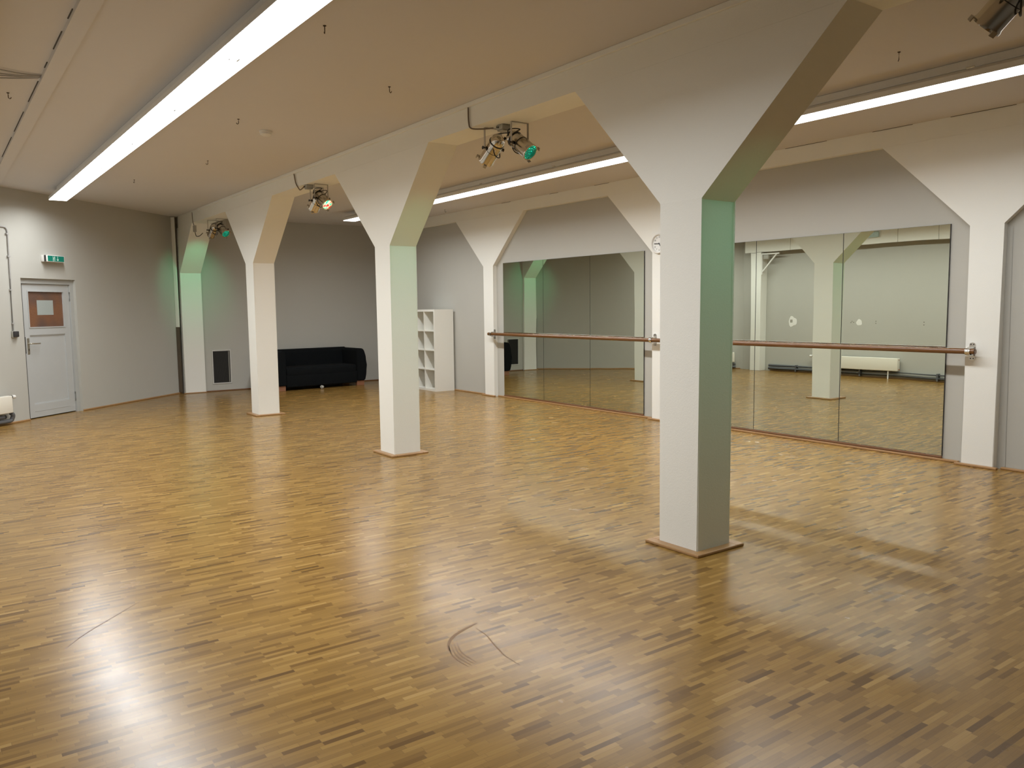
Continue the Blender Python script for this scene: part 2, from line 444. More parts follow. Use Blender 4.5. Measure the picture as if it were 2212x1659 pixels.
for i, (y0, y1) in enumerate(((MR[0], MR[3]), (ML[0], ML[3]))):
    t = tag(obj('mirror_ledge', (lambda b: (strip(b, (XM-.024, y0, .0215), (XM, y1, .0435)), b)[1])(B()), M['rail']),
            ('brown wooden ledge under the near set of mirrors', 'brown wooden ledge under the far set of mirrors')[i], 'ledge', 'ledges under the mirrors')

# ------------------------------------------------------------------ barre
XBR, ZBR, RB = 7.585, 1.050, .026
t = tag(obj('ballet_barre', (lambda b: (tube(b, [(XBR, 3.415, ZBR+.003), (XBR, 3.42, ZBR+.003), (XBR, 7.3, ZBR), (XBR, 11.175, ZBR+.004), (XBR, 11.18, ZBR+.004)], [RB-.004, RB, RB, RB, RB-.004], 24), b)[1])(B()), M['barre'], None, True),
        'long round brown wooden ballet barre running in front of the mirrors', 'barre')
def barre_bracket(y, label):
    t = thing('barre_bracket', (XP, y, ZBR), label, 'bracket', 'steel clamps of the barre')
    dx = XBR-XP
    bm = B()
    pts = [(-.002, -.028), (-.002, .028)]
    poly = [(0, -.022, -.078), (0, .022, -.078), (0, .026, -.06), (0, .026, .062), (0, .018, .076), (0, 0, .081), (0, -.018, .076), (0, -.026, .062), (0, -.026, -.06)]
    prism(bm, poly, (-.005, 0, 0)); obj('wall_plate', bm, M['steel'], t)
    bm = B()
    for s in (-1, 1):
        for k in (-1, 1):
            lathe(bm, [(.0055, 0), (.0055, .002)], 10, Matrix.Translation((-.0051, k*.012, s*.064)) @ Matrix.Rotation(-PI/2, 4, 'Y'))
    objs('screw', bm, M['black'], t)
    bm = B(); m4 = Matrix.Translation((dx, 0, 0)) @ Matrix.Rotation(PI/2, 4, 'X')
    prof = [(RB+.0045, -.021), (RB+.0075, -.021), (RB+.0075, .021), (RB+.0045, .021)]
    lathe(bm, prof+[prof[0]], 28, m4, False, False)
    obj('clamp_ring', bm, M['chrome'], t, True)
    bm = B()
    for z0, z1 in ((.030, .040), (-.040, -.030)): box(bm, (dx+.006, -.021, z0), (-.0052, .021, z1), None, .003)
    objs('clamp_tab', bm, M['chrome'], t)
barre_bracket(3.475, 'steel barre clamp with a capped barre end, largest in view')
barre_bracket(7.42, 'steel barre clamp below the wall clock')
barre_bracket(11.09, 'steel barre clamp on the flat pillar beside the cube shelf')

# ------------------------------------------------------------------ wall clock on the middle pilaster
t = thing('wall_clock', (XP, 7.347, 2.285), 'round white wall clock showing about a quarter to five, half hidden by a pillar', 'clock')
CK = Matrix(((0, 0, -1, 0), (-1, 0, 0, 0), (0, 1, 0, 0), (0, 0, 0, 1)))   # clock plane x->-Y, y->Z, out -> -X
bm = B(); lathe(bm, [(.118, 0.0005), (.126, .006), (.127, .030), (.122, .037), (.112, .036), (.106, .020), (.106, .012)], 48, CK, True, False); obj('rim', bm, M['whiteplastic'], t, True)
bm = B(); lathe(bm, [(.107, .0115), (.107, .013)], 48, CK); obj('dial', bm, M['dial'], t)
for h_ in range(1, 13):
    cu = bpy.data.curves.new('numeral', 'FONT'); cu.body = str(h_); cu.size = .030; cu.align_x = 'CENTER'; cu.align_y = 'CENTER'; cu.extrude = .0003
    o = bpy.data.objects.new('numeral', cu); COL.objects.link(o)
    me = bpy.data.meshes.new_from_object(o)
    a = PI/2 - h_*PI/6
    me.transform(CK @ Matrix.Translation((.083*math.cos(a), .083*math.sin(a), .0136)))
    bpy.data.objects.remove(o); bpy.data.curves.remove(cu); me.name = 'numeral'; me.materials.clear(); me.materials.append(M['ink'])
    o = bpy.data.objects.new('numeral', me); COL.objects.link(o); o.parent = t
def hand(bm, ang, l, w, z):
    a = PI/2-ang; R = Matrix.Rotation(a, 4, 'Z')
    prism(bm, [(-.012, -w/2, z), (-.012, w/2, z), (l*.85, w*.8, z), (l, 0, z), (l*.85, -w*.8, z)], (0, 0, .0012), CK @ R)
bm = B(); hand(bm, 2*PI*45/60, .082, .007, .018); obj('minute_hand', bm, M['ink'], t)
bm = B(); hand(bm, 2*PI*(4.75/12), .056, .008, .016); obj('hour_hand', bm, M['ink'], t)
bm = B(); lathe(bm, [(.008, .013), (.008, .0205)], 14, CK); obj('hub', bm, M['ink'], t)

# ------------------------------------------------------------------ long strip lights
def strip_light(label, x0, y0, x1, y1, clips, group, k=1.0):
    """row of louvred luminaires hung along the ceiling, from (x0,y0) far to (x1,y1) near"""
    d = V((x1-x0, y1-y0, 0)); L = d.length; rz = math.atan2(d.y, d.x)
    t = thing('strip_light', ((x0+x1)/2, (y0+y1)/2, ZC), label, 'ceiling light', group, rz)
    h = L/2
    bm = B(); box(bm, (-h+.35, -.052, -.062), (h, .052, -.0006), None, .006); obj('mounting_rail', bm, M['lampwhite'], t)
    bm = B(); seg = [(-.052, -.064), (-.108, -.096), (-.112, -.138), (-.109, -.138), (-.105, -.100), (.105, -.100), (.109, -.138), (.112, -.138), (.108, -.096), (.052, -.064)]
    prism(bm, [(-h, y, z) for y, z in seg], (2*h, 0, 0)); obj('housing', bm, M['lampwhite'], t)
    bm = B()
    for s in (-1, 1): box(bm, (s*h-(.004 if s > 0 else 0), -.104, -.142), (s*h+(0 if s > 0 else .004), .104, -.1005))
    objs('end_cap', bm, M['lampwhite'], t)
    bm = B(); box(bm, (-h+.005, -.1075, -.1440), (h-.005, .1075, -.1355)); obj('diffuser', bm, M['tube'], t)
    for c in clips:
        bm = B(); s = c-h
        box(bm, (s-.03, -.058, -.066), (s+.03, .058, -.05), None, .004); box(bm, (s-.012, -.03, -.1500), (s+.012, -.018, -.1445)); box(bm, (s-.03, .024, -.1480), (s+.03, .036, -.1445))
        objs('clip', bm, M['chrome'], t)
    li = bpy.data.lights.new('strip_light_lamp', 'AREA'); li.shape = 'RECTANGLE'; li.size = 2*h-.02; li.size_y = .09
    li.energy = ESTRIP*L*k; li.color = (.955, .99, 1.0); li.spread = math.radians(SPREAD)
    lo = bpy.data.objects.new('strip_light_lamp', li); COL.objects.link(lo); lo.parent = t; lo.location = (0, 0, -.1455)
    return t
ESTRIP, SPREAD = 18.0, 165
strip_light('dazzling white strip light ending above the exit sign and door', 1.557, 12.80, 1.640, 2.3, [1.6+1.52*k for k in range(0, 6)], 'long ceiling strip lights', 1.10)
strip_light('long white strip light passing behind the Y-pillars, before the mirror wall', 6.105, 13.30, 6.015, 1.9, [1.2+1.55*k for k in range(0, 7)], 'long ceiling strip lights', 0.90)

# ------------------------------------------------------------------ stage lamps on the middle beam
def stage_lamp(loc, sgn, label, lens, col, power, tilt=40, group='silver stage lamps under the middle beam', side=0.0, cord=True):
    """silver can on a U yoke; aims along sgn*Y and tilt degrees down"""
    t = thing('stage_lamp', loc, label, 'stage lamp', group)
    drop = .165
    bm = B(); w = .083
    # yoke: flat bar U
    prism(bm, [(-w-.002, -.010, -drop-.012), (-w-.002, -.010, -.0006), (w+.002, -.010, -.0006), (w+.002, -.010, -drop-.012), (w-.002, -.010, -drop-.012), (w-.002, -.010, -.005), (-w+.002, -.010, -.005), (-w+.002, -.010, -drop-.012)], (0, .020, 0)); obj('yoke', bm, M['yoke'], t)
    bm = B()
    for s in (-1, 1): tube(bm, [(s*.068, 0, -drop), (s*.104, 0, -drop)], .015, 10)
    objs('knob', bm, M['black'], t, True)
    tl = math.radians(tilt)
    ax = V((side, sgn*math.cos(tl), -math.sin(tl))).normalized(); _, s_, u_ = frame_of(ax)
    R = Matrix(((s_.x, u_.x, ax.x, 0), (s_.y, u_.y, ax.y, 0), (s_.z, u_.z, ax.z, -drop), (0, 0, 0, 1))) @ Matrix.Scale(1.12, 4)
    bm = B()
    lathe(bm, [(.022, -.118), (.040, -.108), (.052, -.085), (.055, -.062), (.055, -.030), (.058, -.026), (.058, .105), (.062, .112), (.062, .124), (.055, .124), (.054, .100)], 28, R, True, False)
    obj('can', bm, M['can'], t, True)
    bm = B(); lathe(bm, [(.0565, -.062), (.0595, -.062), (.0595, -.055), (.0565, -.055)], 28, R, False, False)
    lathe(bm, [(.0585, .010), (.0597, .010), (.0597, .013), (.0585, .013)], 28, R, False, False); objs('band', bm, M['black'], t, True)
    bm = B(); lathe(bm, [(.0535, .098), (.0535, .104)], 28, R); obj('lens', bm, M[lens], t)
    bm = B()
    for a in (.5, 2.6, 4.2):
        c, s = math.cos(a), math.sin(a)
        m4 = R @ Matrix.Rotation(a, 4, 'Z')
        prism(bm, [(.056, -.012, .112), (.079, -.012, .112), (.079, -.012, .133), (.074, -.012, .133), (.074, -.012, .117), (.056, -.012, .117)], (0, .024, 0), m4)
    objs('filter_clip', bm, M['yoke'], t)
    bm = B()
    back = R @ V((0, 0, -.115)); side_ = R @ V((.05, 0, -.085))
    tube(bm, smooth_path([side_, side_+V((.03, -sgn*.03, .06)), V((.02, -sgn*.02, -.05)), V((-.05, -sgn*.06, -.10)), V((-.02, -sgn*.05, -.22)), V((.05, -sgn*.02, -.235)), V((.062, 0, -.17))], 8), .0045, 8)
    obj('cord', bm, M['black'], t, True)
    bm = B(); tube(bm, [side_, side_+V((.01, -sgn*.008, .03))], .012, 8); obj('cord_sleeve', bm, M['black'], t, True)
    if power > 0:
        li = bpy.data.lights.new('stage_lamp_beam', 'SPOT'); li.energy = power; li.color = col; li.spot_size = math.radians(62); li.spot_blend = 1.0; li.shadow_soft_size = .03
        lo = bpy.data.objects.new('stage_lamp_beam', li); COL.objects.link(lo); lo.parent = t
        lo.location = R @ V((0, 0, .135)); lo.rotation_euler = (-ax).to_track_quat('Z', 'Y').to_euler()
    return t
G = (.14, 1.0, .52)
def lamp_pair(yc, words_away, words_near, p_far, p_near, lens_near='lens_green', col_far=G, boxlabel=None, tilt=36, bx=(3.905, 0), off=((3.905, .155), (3.955, -.150))):
    stage_lamp((off[0][0], yc+off[0][1], ZB), 1, words_away, 'lens_green', col_far, p_far, tilt)
    if words_near: stage_lamp((off[1][0], yc+off[1][1], ZB), -1, words_near, lens_near, G, p_near, 40, side=.22)
    if boxlabel:
        bt = thing('junction_box', (bx[0], yc+bx[1], ZB), boxlabel, 'junction box', 'grey junction boxes on the middle beam')
        bm = B(); box(bm, (-.045, -.045, -.042), (.045, .045, -.0006), None, .008); obj('body', bm, M['box'], bt, True)
        bm = B(); box(bm, (-.038, -.038, -.052), (.038, .038, -.0425), None, .004); obj('lid', bm, M['box'], bt)
        bm = B(); tube(bm, [(-.045, .01, -.022), (-.062, .014, -.022)], .008, 8); obj('cable_gland', bm, M['black'], bt, True)
lamp_pair(1.52, 'silver stage lamp cropped by the picture edge near the straight ceiling hook', None, 20, 6, tilt=43)
lamp_pair(5.49, 'silver stage lamp turned away, twin of the big green-lit one under the longest hanging cable', 'silver stage lamp with dotted bright green lens, biggest of the hanging pairs', 19, 8, boxlabel='grey junction box between the biggest pair of stage lamps', tilt=36)
lamp_pair(9.27, 'silver stage lamp turned away, twin of the one with the mixed-colour lens', 'silver stage lamp whose lens shows green, cream and red', 6, 7, 'lens_warm', (1.0, .62, .30), 'grey junction box above the stage lamp with the mixed-colour lens', 36, (3.785, .075), ((3.935, .20), (3.885, -.055)))
lamp_pair(13.62, 'silver stage lamp turned away, hanging before the half pillar', 'small-looking silver stage lamp with green lens by the inline cable connector', 27, 8, tilt=30)
def drop_cable(label, pts, r=.0065):
    return tag(obj('lamp_cord', (lambda b: (tube(b, smooth_path(pts, 8), r, 8), b)[1])(B()), M['cable'], None, True), label, 'cable', 'cables dropping to the stage lamps')
drop_cable('thin brown cable dropping from the trunking to the largest stage lamp pair', [(XC-.014, 5.72, 3.135), (XC-.014, 5.715, 3.02), (XC-.008, 5.69, 2.965), (3.78, 5.62, 2.953), (3.841, 5.545, 2.954)])
drop_cable('thin brown cable looping down to the second stage lamp pair', [(XC-.014, 9.62, 3.135), (XC-.014, 9.57, 3.02), (XC-.008, 9.50, 2.95), (3.705, 9.41, 2.92), (3.7345, 9.359, 2.954)])
t = thing('inline_connector', (XC-.03, 14.10, 2.86), 'grey inline cable connector hanging by the farthest stage lamps', 'connector')
bm = B(); tube(bm, smooth_path([(0, .12, .28), (0, .10, .12), (0, .03, .05)], 6), .006, 8); obj('cable', bm, M['cable'], t, True)
bm = B(); box(bm, (-.022, -.03, -.06), (.022, .03, .05), None, .006); obj('body', bm, M['box'], t)
bm = B(); tube(bm, smooth_path([(0, -.01, -.06), (.01, -.04, -.13), (.04, -.12, -.13), (.07, -.20, -.09)], 6), .006, 8); obj('plug_cord', bm, M['black'], t, True)
t = tag(obj('cable_trunking', (lambda b: (box(b, (XC-.024, 2.2, ZC-.036), (XC-.0006, 13.9, ZC-.0006), None, .003), b)[1])(B()), M['white']),
        'thin white cable trunking along the top edge of the middle beam', 'trunking')

# ------------------------------------------------------------------ smoke detector, ceiling hooks, ceiling cables
t = thing('smoke_detector', (2.69, 7.64, ZC), 'round white smoke detector on the ceiling', 'smoke detector')
bm = B(); lathe(bm, [(.060, -.0006), (.060, -.018), (.054, -.020)], 32, None, True, True); obj('base', bm, M['whiteplastic'], t, True)
bm = B(); lathe(bm, [(.052, -.0205), (.052, -.034), (.038, -.046), (.012, -.048)], 32, None, True, True); obj('head', bm, M['lampwhite'], t, True)
hooks = [(2.952, 5.639, 'small rusty ceiling hook near the middle beam, above the large stage lamps'),
         (2.020, 4.659, 'largest-looking curved ceiling hook beside the dazzling strip light'),
         (2.330, 7.302, 'small rusty ceiling hook between the smoke detector and the dazzling strip light'),
         (2.664, 9.485, 'small rusty ceiling hook beyond the smoke detector towards the far wall'),
         (2.253, 11.325, 'tiny rusty ceiling hook near the lamp end above the door wall'),
         (5.400, 3.002, 'straight rusty ceiling hook between the big pillar haunch and the cropped stage lamp'),
         (7.319, 12.061, 'tiny ceiling hook between the long strip light and the mirror wall beam'),
         (0.608, 7.384, 'small rusty ceiling hook under the bundle of ceiling cables')]
for i, (x, y, lab) in enumerate(hooks):
    t = thing('ceiling_hook', (x, y, ZC), lab, 'hook', 'small hooks screwed into the ceiling', i*.9+.4)
    bm = B(); a = [(0, 0, -.0006), (0, 0, -.022)] + [(.011-.011*math.cos(q), 0, -.030-.013*math.sin(q)) for q in [k*PI/6 for k in range(-1, 7)]]
    if i == 5: a = [(0, 0, -.0006), (0, 0, -.05), (-.004, 0, -.062)]
    tube(bm, a, .0028, 8); obj('shank', bm, M['rust'], t, True)
    bm = B(); lathe(bm, [(.010, -.0006), (.010, -.004)], 12); obj('washer', bm, M['rust'], t)
t = thing('cable_bundle', (.757, 6.73, ZC-.012), 'bundle of thin grey cables running along the ceiling', 'cable')
for k, (dy, dz) in enumerate(((-.10, -.004), (-.02, -.012), (.03, -.010), (.07, -.016))):
    bm = B(); tube(bm, smooth_path([(.004, k*.018-.03, 0), (-.12, k*.02+dy*.3, dz*.5), (-.35, k*.03+dy, dz), (-.67, k*.035+dy*1.6, dz*.8)], 6), .005, 8); obj('cable', bm, M['conduit'], t, True)

# ------------------------------------------------------------------ door in the oblique wall
d1 = bpy.data.objects.new('door_1', None); COL.objects.link(d1); d1['kind'] = 'structure'
bm = B()
box(bm, (DA0, -.13, 0), (DA0+.065, -.045, DZ), MD); box(bm, (DA1-.045, -.13, 0), (DA1, -.045, DZ), MD); box(bm, (DA0+.066, -.13, DZ-.072), (DA1-.046, -.045, DZ), MD)
objs('jamb', bm, M['jamb'], d1)
bm = B(); box(bm, (DA0, -.149, 0), (DA1, -.140, DZ), MD); obj('dark_gap', bm, M['gap'], d1)  # dark sheet, its colour standing for shade in the gap round the leaf
LA0, LA1, LZ0, LZ1 = DA0+.07, DA1-.068, .014, DZ-.076
leafp = bpy.data.objects.new('leaf', None); COL.objects.link(leafp); leafp.parent = d1
wa0, wa1, wz0, wz1 = 2.492, 3.148, 1.293, 1.792
pa0, pa1, pz0, pz1 = 2.493, 3.157, .198, 1.180
bm = B(); y0, y1 = -.115, -.070
box(bm, (LA0, y0, LZ0), (pa0, y1, LZ1), MD); box(bm, (pa1, y0, LZ0), (LA1, y1, LZ1), MD)
box(bm, (pa0, y0, wz1), (pa1, y1, LZ1), MD); box(bm, (pa0, y0, pz1), (pa1, y1, wz0), MD); box(bm, (pa0, y0, LZ0), (pa1, y1, pz0), MD)
objs('rail', bm, M['door'], leafp)
bm = B(); box(bm, (pa0, y0+.005, pz0), (pa1, y1-.016, pz1), MD); obj('panel', bm, M['door'], leafp); bm = B()
for a, b_, c, d in ((pa0, pa1, pz1-.014, pz1), (pa0, pa1, pz0, pz0+.014)): box(bm, (a, y1-.016, c), (b_, y1-.008, d), MD)
box(bm, (pa0+.004, y1, .098), (pa1-.004, y1+.003, .103), MD)
box(bm, (wa0-.012, y1, wz0-.014), (wa1+.012, y1+.008, wz0), MD); box(bm, (wa0-.012, y1, wz1), (wa1+.012, y1+.008, wz1+.014), MD)
box(bm, (wa0-.014, y1, wz0), (wa0, y1+.008, wz1), MD); box(bm, (wa1, y1, wz0), (wa1+.014, y1+.008, wz1), MD)
objs('moulding', bm, M['door'], leafp)
bm = B(); box(bm, (wa0, y0+.015, wz0), (wa1, y1-.018, wz1), MD); obj('glass_pane', bm, M['doorglass'], leafp, label='patterned glass pane with the tones of the lit room behind painted in')
bm = B(); box(bm, (3.175, y1, .915), (3.215, y1+.006, 1.140), MD, .004); obj('handle_plate', bm, M['nickel'], leafp); bm = B()
tube(bm, smooth_path([(3.195, y1+.0065, 1.063), (3.194, y1+.030, 1.063), (3.18, y1+.048, 1.063), (3.12, y1+.050, 1.062), (3.03, y1+.050, 1.061)], 4), .009, 10, MD)
obj('door_handle', bm, M['nickel'], leafp, True, 'satin nickel lever handle')
bm = B(); box(bm, (3.190, y1+.0062, .965), (3.200, y1+.0075, .992), MD); obj('keyhole', bm, M['black'], leafp)
bm = B()
for z in (.24, 1.73):
    tube(bm, [(LA0-.006, y1+.010, z-.065), (LA0-.006, y1+.010, z+.065)], .010, 10, MD)
objs('hinge', bm, M['jamb'], leafp, True)
bm = B(); box(bm, (LA1+.001, -.10, .0), (LA1+.020, -.052, LZ1), MD); box(bm, (LA1+.004, -.06, .93), (LA1+.024, -.040, 1.16), MD); objs('gap_shade_strip', bm, M['gap'], d1)  # dark strips painting the shaded gap beside the leaf
t = tag(obj('paper_sheet', (lambda b: (box(b, (2.675, y1-.0176, 1.462), (2.976, y1-.0166, 1.672), MD), b)[1])(B()), M['paper']), 'square whitish paper sheet stuck on the door window', 'paper')

# exit sign above the door
t = thing('exit_sign', MD @ V((2.78, 0, 2.215)), 'green emergency exit sign box with white running figure and down arrow above the door', 'sign')
LM = Matrix(((DU.x, DN.x, 0, 0), (DU.y, DN.y, 0, 0), (0, 0, 1, 0), (0, 0, 0, 1)))
bm = B(); box(bm, (-.170, .0006, 0), (.170, .055, .094), LM, .006); obj('case', bm, M['whiteplastic'], t, True)
bm = B(); box(bm, (-.170, .0556, .002), (.170, .086, .092), LM); obj('dark_band', bm, M['darkplastic'], t)
bm = B(); box(bm, (-.170, .0866, .001), (.170, .100, .093), LM, .003); obj('face_frame', bm, M['whiteplastic'], t, True)
bm = B(); box(bm, (-.160, .1003, .008), (.152, .1015, .086), LM); obj('face', bm, M['green'], t)
bm = B()
def fl(a0, z0, a1, z1, w): # flat stroke on the face
    d = V((a1-a0, 0, z1-z0)); n_ = V((-d.z, 0, d.x)).normalized()*w/2
    prism(bm, [V((a0, .1016, z0))+n_, V((a1, .1016, z1))+n_, V((a1, .1016, z1))-n_, V((a0, .1016, z0))-n_], (0, .0008, 0), LM)
# door outline with a running figure, arrow (the along axis runs to the viewer's left)
fl(.054, .018, .054, .078, .004); fl(.014, .016, .014, .076, .004); fl(.056, .016, .036, .016, .005); fl(.056, .078, .046, .078, .004)
fl(.026, .064, .040, .046, .010); fl(.040, .046, .028, .034, .006); fl(.028, .034, .030, .020, .005); fl(.040, .046, .048, .030, .006); fl(.026, .062, .018, .050, .004); fl(.034, .064, .044, .062, .004)
lathe(bm, [(.0055, .1016), (.0055, .1024)], 12, LM @ Matrix(((1, 0, 0, .024), (0, 0, 1, 0), (0, 1, 0, .0745), (0, 0, 0, 1))))
obj('running_figure', bm, M['signwhite'], t); bm = B()
prism(bm, [V((-.036, .1016, .016)), V((-.055, .1016, .034)), V((-.050, .1016, .041)), V((-.0395, .1016, .034)), V((-.0395, .1016, .079)), V((-.0325, .1016, .079)), V((-.0325, .1016, .034)), V((-.022, .1016, .041)), V((-.017, .1016, .034))], (0, .0008, 0), LM)
obj('arrow', bm, M['signwhite'], t)

# light switch with conduit
t = thing('light_switch', MD @ V((3.51, 0, 1.206)), 'grey surface-mounted light switch beside the door', 'switch')
bm = B(); box(bm, (-.046, .0006, -.046), (.046, .026, .046), LM, .006); obj('box', bm, M['box'], t, True)
bm = B(); box(bm, (-.040, .0265, -.036), (.040, .056, .042), LM, .008); obj('cover', bm, M['darkplastic'], t, True)
t = thing('wall_conduit', MD @ V((3.525, 0, 1.255)), 'thin grey conduit rising from the light switch and bending away', 'conduit')
bm = B(); tube(bm, [(0, .012, 0), (-.012, .012, .7), (-.018, .012, 1.32), (-.010, .012, 1.362), (.02, .012, 1.386), (.06, .012, 1.390), (.60, .012, 1.39)], .0105, 10, LM); obj('tube', bm, M['conduit'], t, True)
bm = B()
for z in (.10, .55, 1.0, 1.3): box(bm, (-.030 if z > .6 else -.022, .001, z-.010), (.012, .026, z+.010), LM)
objs('saddle', bm, M['conduit'], t)
# vertical pipe in the far corner: white above, brown casing below
t = thing('corner_pipe', MD @ V((-.103, 0, 0)), 'thin vertical pipe casing in the corner beside the half pillar, white above and brown below', 'pipe')
bm = B(); box(bm, (-.011, .0006, 1.206), (.011, .072, 3.16), LM, .006, 3); obj('upper_pipe', bm, M['white'], t, True)
bm = B(); box(bm, (-.011, .0006, .026), (.011, .066, 1.205), LM); obj('lower_casing', bm, M['brownstrip'], t)

# radiator on the oblique wall, cut by the left picture edge
t = thing('radiator', MD @ V((4.10, 0, 0)), 'low cream radiator beside the grey door, cut off by the picture edge', 'radiator', 'low cream radiators')
bm = B(); box(bm, (-.37, .045, .165), (.37, .13, .395), LM, .010, 3); obj('panel', bm, M['radiator'], t, True)
bm = B(); tube(bm, [(-.37, .085, .375), (-.40, .085, .375)], .022, 14, LM); obj('valve_collar', bm, M['black'], t, True)
bm = B(); tube(bm, [(-.40, .085, .372), (-.405, .085, .372), (-.45, .085, .370), (-.458, .085, .370)], [.022, .026, .026, .018], 14, LM); obj('valve_head', bm, M['whiteplastic'], t, True)
bm = B(); box(bm, (.0, .0006, .2), (.05, .044, .35), LM); obj('wall_hanger', bm, M['whiteplastic'], t)
t = thing('heating_pipe', MD @ V((4.0, 0, 0)), 'dark grey heating pipes under the radiator beside the door', 'pipe', 'dark grey heating pipes')
bm = B(); tube(bm, smooth_path([(-.27, .085, .16), (-.30, .085, .13), (-.30, .075, .09), (-.27, .065, .055), (-.1, .06, .052), (.50, .06, .052)], 6), .028, 12, LM); obj('lower_pipe', bm, M['pipe'], t, True)
bm = B(); tube(bm, smooth_path([(-.20, .06, .115), (0, .055, .115), (.50, .055, .115)], 4), .026, 12, LM); obj('upper_pipe', bm, M['pipe'], t, True)

# radiator and pipes along the left wall (seen in the mirrors)
t = thing('radiator', (XL, 9.20, 0), 'long low cream radiator seen only in the mirrors', 'radiator', 'low cream radiators')
bm = B(); box(bm, (.04, -.92, .16), (.14, .92, .415), None, .010, 3); obj('panel', bm, M['radiator'], t, True)
bm = B(); tube(bm, [(.09, .92, .385), (.09, .96, .385)], .022, 14); obj('valve_collar', bm, M['black'], t, True)
bm = B(); tube(bm, [(.09, .96, .383), (.09, .965, .383), (.09, 1.02, .383), (.09, 1.028, .383)], [.022, .027, .027, .018], 14); obj('valve_head', bm, M['whiteplastic'], t, True)
bm = B(); tube(bm, [(.118, -.72, 0), (.118, -.72, .161)], .012, 10); obj('foot', bm, M['whiteplastic'], t, True)
bm = B(); tube(bm, [(.09, -.919, .19), (.09, -.945, .19)], .012, 10); tube(bm, [(.09, -.919, .385), (.09, -.93, .385)], .009, 10); objs('plug', bm, M['copper'], t, True)
bm = B(); box(bm, (.0006, -.5, .25), (.04, -.45, .38)); box(bm, (.0006, .45, .25), (.04, .5, .38)); objs('wall_hanger', bm, M['whiteplastic'], t)
t = thing('heating_pipe', (XL, 7.5, 0), 'pair of dark grey heating pipes along the wall foot, seen only in the mirrors', 'pipe', 'dark grey heating pipes')
bm = B(); tube(bm, [(.055, -1.9, .062), (.055, 3.80, .062)], .030, 12); obj('lower_pipe', bm, M['pipe'], t, True)
bm = B(); tube(bm, [(.050, -1.9, .128), (.050, 3.80, .128)], .027, 12); obj('upper_pipe', bm, M['pipe'], t, True)
bm = B()
for y in (-1.6, .05, 1.6, 3.1): box(bm, (.0006, y-.015, .02), (.083, y+.015, .157))
objs('pipe_clip', bm, M['pipe'], t)

# plaster patches and screw holes on the left wall
def blob(bm, x, y, z, r, n=16, k=1.0):
    vs = []
    for i in range(n):
        a = 2*PI*i/n; q = r*(1+k*.22*(math.sin(3*a+y)+.6*math.sin(5*a+1.3)))
        vs.append((x, y+q*math.cos(a), z+q*math.sin(a)))
    prism(bm, vs, (.002, 0, 0))
bm = B(); blob(bm, XL+.0002, 10.75, 1.11, .105, 16, .6); obj('plaster_patch', bm, M['plaster'], wall_left)
bm = B(); blob(bm, XL+.0002, 9.19, 1.105, .062, 16, .4); obj('plaster_patch', bm, M['plaster'], wall_left)
bm = B(); box(bm, (XL+.0023, 10.75, 1.09), (XL+.004, 10.81, 1.15)); obj('socket_plate', bm, M['box'], wall_left)
bm = B()
for y, z in ((9.31, 1.105), (9.345, 1.125), (9.37, 1.10), (8.83, 1.09), (8.83, 1.13), (7.87, 1.06), (7.87, 1.11)):
    lathe(bm, [(.008, 0), (.008, .002)], 10, Matrix.Translation((XL+.0002, y, z)) @ Matrix.Rotation(PI/2, 4, 'Y'))
objs('screw_hole', bm, M['ink'], wall_left)
t = thing('wall_lamp', (.3187, 8.80, 2.765), 'pale blue mottled bulkhead lamp on the boxed beam, seen in the mirror', 'lamp')
bm = B(); box(bm, (.0006, -.13, 0), (.02, .13, .13), None, .004); obj('base', bm, M['whiteplastic'], t)
bm = B(); box(bm, (.0205, -.12, .008), (.06, .12, .122), None, .018, 3); obj('cover', bm, M['bluelamp'], t, True)

# ------------------------------------------------------------------ wall grille on the far wall
t = thing('wall_grille', (4.376, YF, .452), 'dark ventilation grille in an aluminium frame low on the far wall', 'grille')
bm = B(); w, h_ = .178, .318
lo_, li_ = [], []
for (sx, sz) in ((-1, -1), (1, -1), (1, 1), (-1, 1)):
    lo_.append([bm.verts.new((sx*w, -.0006, sz*h_)), bm.verts.new((sx*(w-.004), -.014, sz*(h_-.004))), bm.verts.new((sx*(w-.022), -.014, sz*(h_-.022))), bm.verts.new((sx*(w-.026), -.0006, sz*(h_-.026)))])
for i in range(4):
    for k in range(4): bm.faces.new([lo_[i][k], lo_[(i+1) % 4][k], lo_[(i+1) % 4][(k+1) % 4], lo_[i][(k+1) % 4]])
obj('frame', bm, M['alu'], t)
bm = B(); box(bm, (-w+.0262, -.003, -h_+.0262), (w-.0262, -.0006, h_-.0262))
k = -w+.034
while k < w-.034:
    box(bm, (k-.0022, -.010, -h_+.028), (k+.0022, -.003, h_-.028)); k += .0105
obj('slats', bm, M['grille'], t)
bm = B(); box(bm, (w-.052, -.012, -h_+.03), (w-.042, -.0032, h_-.03)); obj('side_bar', bm, M['box'], t)

# ------------------------------------------------------------------ sofa against the far wall
SA = math.radians(4.3)
t = thing('sofa', (6.004, 14.46, 0), 'black fabric two-seat sofa with low wooden legs against the far wall', 'sofa', None, SA)
def soft(bm, lo, hi, bev, bulge=0.0, m4=None):
    box(bm, lo, hi, m4, bev, 4)
bm = B(); soft(bm, (-.735, -.008, .065), (.735, .72, .30), .02); obj('base_frame', bm, M['sofa'], t, True)
bm = B(); soft(bm, (-.735, -.01, .245), (.735, .60, .425), .05); obj('seat_cushion', bm, M['sofa'], t, True)
bm = B(); prism(bm, [(-.86, .57, .30), (-.86, .77, .30), (-.86, .775, .68), (-.86, .74, .735), (-.86, .66, .745), (-.86, .60, .70)], (1.72, 0, 0))
bmesh.ops.bevel(bm, geom=list(bm.edges), offset=.02, segments=3, affect='EDGES'); obj('backrest', bm, M['sofa'], t, True)
